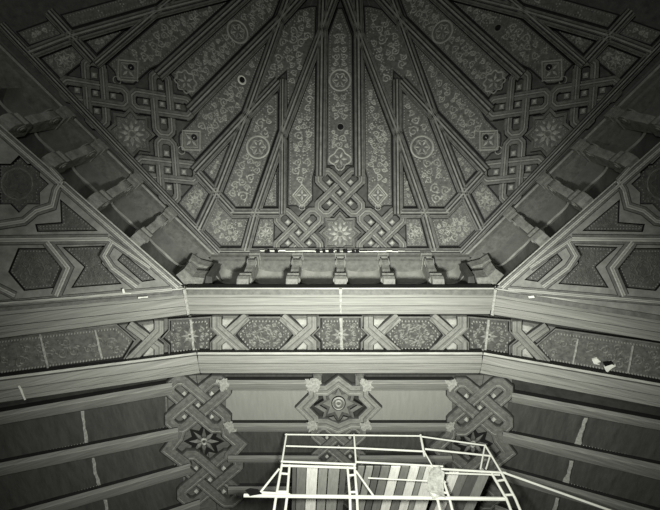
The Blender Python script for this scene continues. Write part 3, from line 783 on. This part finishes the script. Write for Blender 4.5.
# ---------------------------------------------------------------- strapwork bosses on the vault
def boss_column(ctx, kc, ka, sc, kc2, S):
    t = empty('corner_strapwork', ctx(sc), f'column of interlaced strapwork knots folded over the {S} corner of the vault', 'strapwork', 'corner strapwork columns')
    knot(ctx, kc, ka[0], ka[1], 5.4, .12, t, base=.02, prof=STRAPV)
    knot(ctx, kc2, ka[0], ka[1], 5.4, .12, t, base=.02, prof=STRAPV)
    star = []
    for i in range(16):
        r = 20 if i % 2 == 0 else 13; star.append((sc[0]+r*math.cos(i*PI/8+PI/8*0), sc[1]+r*.86*math.sin(i*PI/8)))
    mb = MB(); poly_prism(mb, ctx, star, -.05, .015, 'side'); s_ = mb.build('star_field', t)
    mb = MB()
    for j in range(8): leaf(mb, ctx, (sc[0]+8*math.cos(j*PI/4), sc[1]+7*math.sin(j*PI/4)), 14, j*PI/4, .015, .07, 2.2, 'face')
    ring(mb, ctx, sc, 2.6, .8, .03, .05, 'bead', n=12); mb.build('rosette', s_)
    for pts in ([(22,-14),(23,-8),(36,3),(26,14),(25,18)], [(-24,-10),(-26,-4),(-36,9),(-19,22),(-17,26)]):
        mb = MB(); sweep(mb, ctx, shp(pts, sc), 6.0, .12, STRAPV, base=.02, step=6); mb.build('zigzag_strap', t)
    return t
boss_column(cF, (198,404.5), (13.8,11.6), (204,441.5), (210,479), 'left')
boss_column(cFm, (200,407), (13.8,11.8), (207,444), (212,481), 'right')
# central boss
SC = (338.5, 403.5)
t = empty('star_boss', cF(SC), 'large eight-pointed star boss in the middle of the vault below the broad beam', 'boss')
star = [(SC[0]+(21.5 if i % 2 == 0 else 14)*math.sin(i*PI/8), SC[1]-(21 if i % 2 == 0 else 13.5)*math.cos(i*PI/8)) for i in range(16)]
mb = MB(); poly_prism(mb, cF, star, -.05, .02, 'dfield'); mb.build('star_field', t)
mb = MB(); sweep(mb, cF, star, 1.3, .12, [(-1,0,'side'),(-1,1,'face'),(1,.7,'side'),(1,0,'side')], True, step=99); mb.build('stepped_frame', t)
mb = MB(); s2 = [(SC[0]+(15.5 if i % 2 == 0 else 9)*math.sin(i*PI/8), SC[1]-(15 if i % 2 == 0 else 8.8)*math.cos(i*PI/8)) for i in range(16)]
poly_prism(mb, cF, s2, .02, .06, 'niche'); mb.build('inner_star', t)
mb = MB(); n = 20
for r, h0, k in ((7.2,.09,'side'),(5.6,.12,'field')):
    poly_prism(mb, cF, [(SC[0]+r*math.cos(2*PI*i/n), SC[1]+r*math.sin(2*PI*i/n)) for i in range(n)], .05, h0, k)
ring(mb, cF, SC, 5.6, .8, .1, .04, 'bead'); ring(mb, cF, SC, 2.6, .8, .12, .04, 'orn', n=14); mb.build('round_medallion', t)
mb = MB(); pts = [(0,-22),(12,-13),(25,-13),(25,-7),(36,4),(25,15),(25,20),(12,20),(0,25),(-12,20),(-25,20),(-25,15),(-36,4),(-25,-7),(-25,-13),(-12,-13)]
sweep(mb, cF, shp(pts, SC), 5.6, .12, STRAPF, True, .02, step=20); mb.build('star_shaped_strap', t)
for x in (-21, 21):
    mb = MB(); sweep(mb, cF, shp([(x,-28),(x,-12)], SC), 4.6, .11, STRAPV, base=.02); mb.build('short_strap', t)
t = empty('strapwork_knots', cF((338,450)), 'stack of interlaced knots below the star boss, partly behind the scaffold rails', 'strapwork')
knot(cF, (338.5,446), 11.5, 9.5, 4.6, .11, t, base=.02, prof=STRAPV); knot(cF, (338.5,486), 11.5, 9.5, 4.6, .11, t, base=.02, prof=STRAPV)
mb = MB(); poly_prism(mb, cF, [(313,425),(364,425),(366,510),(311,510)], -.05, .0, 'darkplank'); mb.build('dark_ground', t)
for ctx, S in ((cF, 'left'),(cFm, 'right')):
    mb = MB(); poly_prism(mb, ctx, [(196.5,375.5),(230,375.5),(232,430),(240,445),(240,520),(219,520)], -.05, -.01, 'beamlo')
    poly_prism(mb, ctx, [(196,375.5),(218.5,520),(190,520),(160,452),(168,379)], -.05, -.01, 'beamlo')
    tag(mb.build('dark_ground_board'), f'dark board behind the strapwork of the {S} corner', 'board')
# plaster smears
sm = [([(305,381),(318,379),(322,383),(316,392),(308,391)],'over the rib left of the star boss'), ([(360,380),(371,381),(373,388),(364,393)],'over the rib right of the star boss'),
      ([(306,423),(316,421),(318,429),(309,431)],'below the pale panel at the left of the boss'), ([(360,424),(369,421),(372,429),(362,431)],'below the pale panel at the right of the boss'),
      ([(216,380),(225,378),(230,385),(222,392)],'on the upper right of the left corner knot'), ([(224,424),(232,422),(236,430),(228,433)],'on the lower right of the left corner knot'),
      ([(445,381),(455,379),(458,386),(450,392)],'on the upper left of the right corner knot'), ([(446,424),(454,423),(455,430),(447,432)],'on the lower left of the right corner knot')]
for pts, lb in sm:
    mb = MB(); poly_prism(mb, cF, jag(pts, 1.3, 1.5), .19, .208, 'drip'); tag(mb.build('plaster_smear'), 'pale plaster smear '+lb, 'plaster smear', 'plaster smears on the vault')
# drips crossing mouldings
for nm, pts, lb, h in (('pale_drip', [(339.3,289),(341.8,289),(341.6,314),(340,314)], 'thin pale drip down the cornice at the middle', .33),
                    ('pale_drip', [(182.5,290),(186,289),(190,314),(187,315)], 'pale plaster line over the left corner joint of the cornice', .33),
                    ('pale_drip', [(494,289),(497,290),(493.5,316),(491,315)], 'pale plaster line over the right corner joint of the cornice', .33),
                    ('pale_drip', [(189,316),(191.5,316),(195,352),(193,353)], 'pale plaster line over the left corner star', .06),
                    ('pale_drip', [(488,317),(490.5,317),(486,352),(484,352)], 'pale plaster line over the right corner star', .06),
                    ('pale_drip', [(339.5,317),(342.5,317),(343,352),(340.5,352)], 'pale drip over the central frieze star', .06),
                    ('pale_drip', [(38.5,333),(40.5,333),(49,368),(47,369)], 'pale plaster joint across the left long coffer, nearer the picture edge', .06),
                    ('pale_drip', [(94,330),(96,330),(103,358),(101,359)], 'pale plaster joint across the left long coffer, nearer the corner', .06),
                    ('pale_drip', [(577,339),(579,339),(574,364),(572,364)], 'pale plaster joint across the right long coffer, beside the white flakes', .06),
                    ('pale_drip', [(632,346),(634,346),(629,373),(627,373)], 'pale plaster joint across the right long coffer, at the picture edge', .06),
                    ('white_chip', [(122,289),(124,289),(125,292.5),(131,293),(131,294.2),(123,293.5)], 'white chip at the foot of the left triangular soffit', .3),
                    ('white_chip', [(138,297.2),(148,296.5),(148,297.8),(138,298.4)], 'white dash on the left cornice moulding', .33),
                    ('white_chip', [(528,296),(534,295.5),(535,297.5),(529,298)], 'white spot on the right cornice moulding', .33),
                    ('white_chip', [(18,386),(20,386),(26,400),(24,400)], 'white streak at the left end of the broad beam', .31)):
    mb = MB(); poly_prism(mb, cF, jag(pts, 4, .35), h-.02, h, 'drip' if 'drip' in nm else 'white'); tag(mb.build(nm), lb, 'plaster mark')

# ---------------------------------------------------------------- triangular corner soffits
FLAT = [(-1,0,'sidev'),(-1,.5,'sidev'),(-.86,.6,'face'),(-.45,.6,'face'),(-.36,.9,'beamhi'),(-.14,1,'beam'),(.14,1,'beamhi'),(.36,.9,'face'),(.45,.6,'face'),(.86,.6,'sidev'),(1,.5,'sidev'),(1,0,'sidev')]
TC = {'slim': [(123,253),(156,280),(142,282),(117,260)], 'hour': [(62,247),(112,245),(102,263),(122,284),(71,288),(84,267)],
 'hexa': [(18,248),(49,248),(63,267),(54,288),(24,291),(8,272)], 'arrow': [(60,199),(98,231),(37,232),(35,224),(61,222)],
 'star': [(19+(30 if i % 2 == 0 else 22.5)*math.cos(i*PI/8), 184+(29 if i % 2 == 0 else 22)*math.sin(i*PI/8)) for i in range(16)]}
def soffit(ctx, S):
    t = empty('corner_soffit', ctx((60,250)), f'triangular carved soffit in the {S} corner below the slanting corbel row', 'soffit', 'triangular corner soffits')
    strips = [
     ('border_strap', [(178,288),(-190,-35)], 5.5), ('border_strap', [(172,289.5),(12,303),(-190,319)], 5),
     ('strap', [(-180,242),(108,239)], 7), ('strap', [(112,242),(104,256),(112,268),(137,287)], 6),
     ('strap', [(47,242),(68,268),(56,296)], 7.5), ('strap', [(-5,286),(15,296)], 6),
     ('strap', [(-20,228),(24,221),(36,211),(52,206),(56,190),(62,181)], 6.5), ('strap', [(108,239),(150,268)], 5),
     ('strap', [(62,181),(50,168)], 5)]
    holes = [TC['slim'], TC['hour'], TC['hexa'], TC['arrow'], TC['star']]
    outer = [(186,290),(-190,-43.5)]+([(-190,321),(12,304)] if S == 'left' else [(-190,341),(35,312.5)])
    mb = MB(); allp = [[Vector((p[0], p[1], 0)) for p in q] for q in [outer]+holes]; flat = [p for q in [outer]+holes for p in q]
    tr = tessellate_polygon(allp); n = len(flat); vs = [ctx(p, .2, .2) for p in flat]+[ctx(p, -.05, .2) for p in flat]
    fs = [list(q) for q in tr]; ks = ['tface']*len(fs); o_ = 0
    for q in [outer]+holes:
        m_ = len(q)
        for i in range(m_): fs.append([o_+i, o_+(i+1) % m_, n+o_+(i+1) % m_, n+o_+i]); ks.append('side')
        o_ += m_
    mb.add(vs, fs, ks); mb.build('pierced_board', t)
    for i, (nm, pts, w) in enumerate(strips):
        mb = MB(); sweep(mb, ctx, pts, w*.74, .06*(1-.03*(i % 3)), FLAT, base=.2, step=10); mb.build(nm, t)
    grp = 'coffers of the triangular soffits'
    coffer(ctx, [(123,253),(156,280),(142,282),(117,260)], f'small slim coffer near the sharp tip of the {S} triangular soffit', 'slim_coffer', 21, None, grp, sc=(1,1.8), dens=100)
    coffer(ctx, [(62,247),(112,245),(102,263),(122,284),(71,288),(84,267)], f'hourglass-shaped coffer of the {S} triangular soffit', 'hourglass_coffer', 22, None, grp, sc=(1.3,2.4), dens=500)
    coffer(ctx, [(18,248),(49,248),(63,267),(54,288),(24,291),(8,272)], f'hexagonal coffer with a scroll flower on the {S} triangular soffit', 'hexagon_coffer', 23, ('ring',8), grp, sc=(2.5,4.5), dens=300)
    coffer(ctx, [(60,199),(98,231),(37,232),(35,224),(61,222)], f'arrow-shaped coffer of the {S} triangular soffit', 'arrow_coffer', 24, None, grp, sc=(1.3,2.6), dens=300)
    st_ = [(18+(33 if i % 2 == 0 else 23)*math.cos(i*PI/8), 186+(31 if i % 2 == 0 else 22)*math.sin(i*PI/8)) for i in range(16)]
    st_ = [(min(x, 46), y) for x, y in st_ if True]
    c = coffer(ctx, TC['star'], f'big star coffer with a round medallion on the {S} triangular soffit', 'star_coffer', 25, ('ring',14), grp, sc=(2,3.5), dens=300)
    mb = MB(); ring(mb, ctx, (17,184), 15.5, .9, .01, .05, 'orn'); mb.build('round_medallion', c)
soffit(cT, 'left'); soffit(cTm, 'right')

# ---------------------------------------------------------------- scaffold
HS = 8.0
DS = hz((340,464), HS).y
def onY(p, y=None):
    r = ray(p); return r*((DS if y is None else y)/r.y)
def tube(mb, a, b, r, key='steel', n=8):
    a = Vector(a); b = Vector(b); d = (b-a).normalized(); u = d.orthogonal().normalized(); v = d.cross(u)
    vs = [p+(u*math.cos(2*PI*i/n)+v*math.sin(2*PI*i/n))*r for p in (a, b) for i in range(n)]
    mb.add(vs, [[i, (i+1) % n, n+(i+1) % n, n+i] for i in range(n)]+[list(range(n)), list(range(n, 2*n))], key)
t = empty('scaffold', Vector((onY((390,470)).x, DS, -1.6)), 'white-painted pipe scaffold with guard rails at the bottom of the picture', 'scaffold')
def pipe(nm, p, q, r=.033, ya=None, yb=None):
    mb = MB(); tube(mb, onY(p, ya), onY(q, yb), r*.78); return mb.build(nm, t)
R1 = .030
pipe('guard_rail', (285,434.5), (421,436), R1); pipe('guard_rail', (286,446), (354,448), R1); pipe('guard_rail', (354,448), (425,451.5), .035)
pipe('guard_rail', (421,436.5), (485,445.5), R1); pipe('guard_rail', (425,449), (491,456), .035)
pipe('post', (286.5,434), (282,462), .035); pipe('post', (354,434.5), (356,463), .035); pipe('post', (420.5,435), (424.5,456), .045); pipe('post', (424.5,452), (433,467), .025)
pipe('post', (485,445), (480.5,469), .03); pipe('post', (485,445), (501,472), .036); pipe('post', (490,456), (486,469), .03)
pipe('platform_edge', (281,461.5), (356,464.5), .04); pipe('platform_edge', (281,465.5), (356,468), .045)
pipe('platform_edge', (356,462), (443,466.5), .035); pipe('platform_edge', (440,469), (506,473), .04); pipe('platform_edge', (440,473), (500,475), .03)
pipe('cross_bar', (368,478), (446,482), .024)
def ladder(p0, p1, q0, q1):
    """two uprights carried down to the floor, with rungs"""
    a0, a1, b0, b1 = (onY(p) for p in (p0, p1, q0, q1))
    ks = []
    for (u, v) in ((a0, a1), (b0, b1)):
        d = (v-u); end = u+d*((u.z+1.6)/(u.z-v.z)); mb = MB(); tube(mb, u, v, .036); 
        end = Vector((v.x, v.y, -1.6)); tube(mb, v, end, .036); mb.build('upright', t); ks.append((u, v, end))
    for i in range(2):
        f = .3+.55*i; mb = MB(); tube(mb, a0.lerp(a1, f), b0.lerp(b1, f), .03); mb.build('rung', t)
    for i in range(8):
        z = a1.z-.6-i*.9
        if z > -1.2: mb = MB(); tube(mb, (a1.x, a1.y, z), (b1.x, b1.y, z), .03); mb.build('rung', t)
ladder((282,464), (276,497), (289.5,465), (287,497))
ladder((347.5,467), (350,497), (354.5,466), (357,497))
ladder((440,471), (449,497), (432,466), (437,497))
ladder((492,474), (506.5,499), (501,472), (515.5,499))
pipe('brace', (279,469), (259,494), .038); pipe('brace', (356,471), (375,498), .036)
pipe('foot_rail', (244,495.5), (505,499), .06)
pipe('long_pole', (503,472.5), (640,521), .04); pipe('foot_rail', (262,492.5), (290,494.5), .04)
# loose clutter at the left end of the foot rail
for c, r in (((248,491),.07),((254,490),.05),((258,492),.06)):
    pass
# planks: underside seen from below, lying on the platform
def board(x0, x1, key, label, yt=465.5, z=HS+.02, sk=0.0):
    a = hz((x0, yt), HS); b = hz((x1, yt), HS)
    mb = MB(); L = 3.2; g_ = .01
    vs = [(a.x+g_, a.y+.03, z), (b.x-g_, b.y+.03, z), (b.x-g_+sk*L, b.y+.03+L, z), (a.x+g_+sk*L, a.y+.03+L, z)]
    vs += [(x, y, zz+.045) for x, y, zz in vs]
    mb.add(vs, [[0,1,2,3],[4,5,6,7],[0,1,5,4],[1,2,6,5],[2,3,7,6],[3,0,4,7]], key)
    tag(mb.build('scaffold_plank'), label, 'plank', 'planks of the scaffold platform')
P_ = [(292,296.5,'p4'),(296.5,306.5,'p1'),(306.5,318,'p3'),(318.5,328,'p2'),(328.5,340,'p2'),(340.5,347,'p4'),
      (358,365,'p1'),(366,373.5,'p2'),(374,381,'p4'),(381.5,390.5,'p1'),(391,401,'p3'),(401.5,410,'p1'),(410.5,420,'p3'),(420.5,426,'p2'),(426.5,440,'p3'),
      (444,449,'p1'),(449.5,460,'p3'),(460.5,469,'p1'),(469.5,480,'p4'),(480.5,491,'p2'),]
cw = {'p1':'grey','p2':'tan','p3':'bleached white','p4':'dark'}
on = ['first','second','third','fourth','fifth','sixth','seventh','eighth','ninth']
cnt = {}
for x0, x1, k in P_:
    bay = 'left' if x0 < 350 else ('middle' if x0 < 442 else 'right'); cnt[bay] = cnt.get(bay, 0)+1
    board(x0, x1, k, f'{cw[k]} scaffold plank, {on[cnt[bay]-1]} from the left in the {bay} bay', 467 if bay != 'right' else 473, sk={'left': -.06, 'middle': -.12, 'right': -.16}[bay])
# white sheet hanging from the platform
mb = MB(); N = 10; vs = []
pts = jag([(428,468),(440,466),(444,474),(443,486),(446,497),(431,498),(426,488),(429,477)], 4, .9)
c0 = onY((436,480), DS-.15)
for dz in (0, .10):
    vs += [onY(p, DS-.12+dz)+Vector((0, .04*math.sin(i*2.2), 0)) for i, p in enumerate(pts)]
n = len(pts); mb.add(vs, [list(range(n)), list(range(n, 2*n))]+[[i, (i+1) % n, n+(i+1) % n, n+i] for i in range(n)], 'smear')
tag(mb.build('white_sheet'), 'crumpled white sheet hanging over the scaffold between its middle and right bays', 'sheet')
mb = MB()
vs = [onY(p, DS-.1+dz) for dz in (0,.2) for p in ((245,490),(250,488),(258,489),(262,494),(250,496))]; n = 5
mb.add(vs, [list(range(n)), list(range(n, 2*n))]+[[i, (i+1) % n, n+(i+1) % n, n+i] for i in range(n)], 'black')
tag(mb.build('tool_bag'), 'small dark bundle on the left end of the scaffold foot rail', 'bag')

# ---------------------------------------------------------------- floor
mb = MB(); s = 26; mb.add([(-s,-s,-1.6),(s,-s,-1.6),(s,s,-1.6),(-s,s,-1.6)], [[0,1,2,3]], 'ground')
tag(mb.build('floor'), kind='structure')

# ---------------------------------------------------------------- light, camera
def aim(o, tgt): o.rotation_euler = (Vector(tgt)-o.location).to_track_quat('-Z', 'Y').to_euler()
l = bpy.data.lights.new('work_lamp', 'SPOT'); l.energy = 7200; l.spot_size = math.radians(118); l.spot_blend = 1.0; l.shadow_soft_size = .35
lo = bpy.data.objects.new('work_lamp', l); C.objects.link(lo); lo.location = (0.2, 2.6, 2.2); aim(lo, PF.hit((345,375)))
l = bpy.data.lights.new('dome_fill', 'AREA'); l.energy = 380; l.size = 1.2  # unseen fill light, added to lift the dark top of the dome
l2 = bpy.data.objects.new('dome_fill', l); C.objects.link(l2); l2.location = (-1.2, -2.5, .3); aim(l2, (0, 0, 14))
w = bpy.data.worlds.new('World'); bpy.context.scene.world = w; w.use_nodes = True
w.node_tree.nodes['Background'].inputs[0].default_value = (.9, .95, .8, 1); w.node_tree.nodes['Background'].inputs[1].default_value = .02
cd = bpy.data.cameras.new('camera'); co = bpy.data.objects.new('camera', cd); C.objects.link(co)
cd.sensor_width = 36; cd.lens = F/660*36; cd.shift_x = -10/660; cd.clip_end = 200; cd.clip_start = .05
co.matrix_world = Matrix(((1,0,0,0),(0,-ct,-st,0),(0,st,-ct,0),(0,0,0,1)))
sc = bpy.context.scene; sc.camera = co
sc.view_settings.view_transform = 'Standard'; sc.view_settings.look = 'None'; sc.view_settings.exposure = 0.0; sc.view_settings.gamma = 1
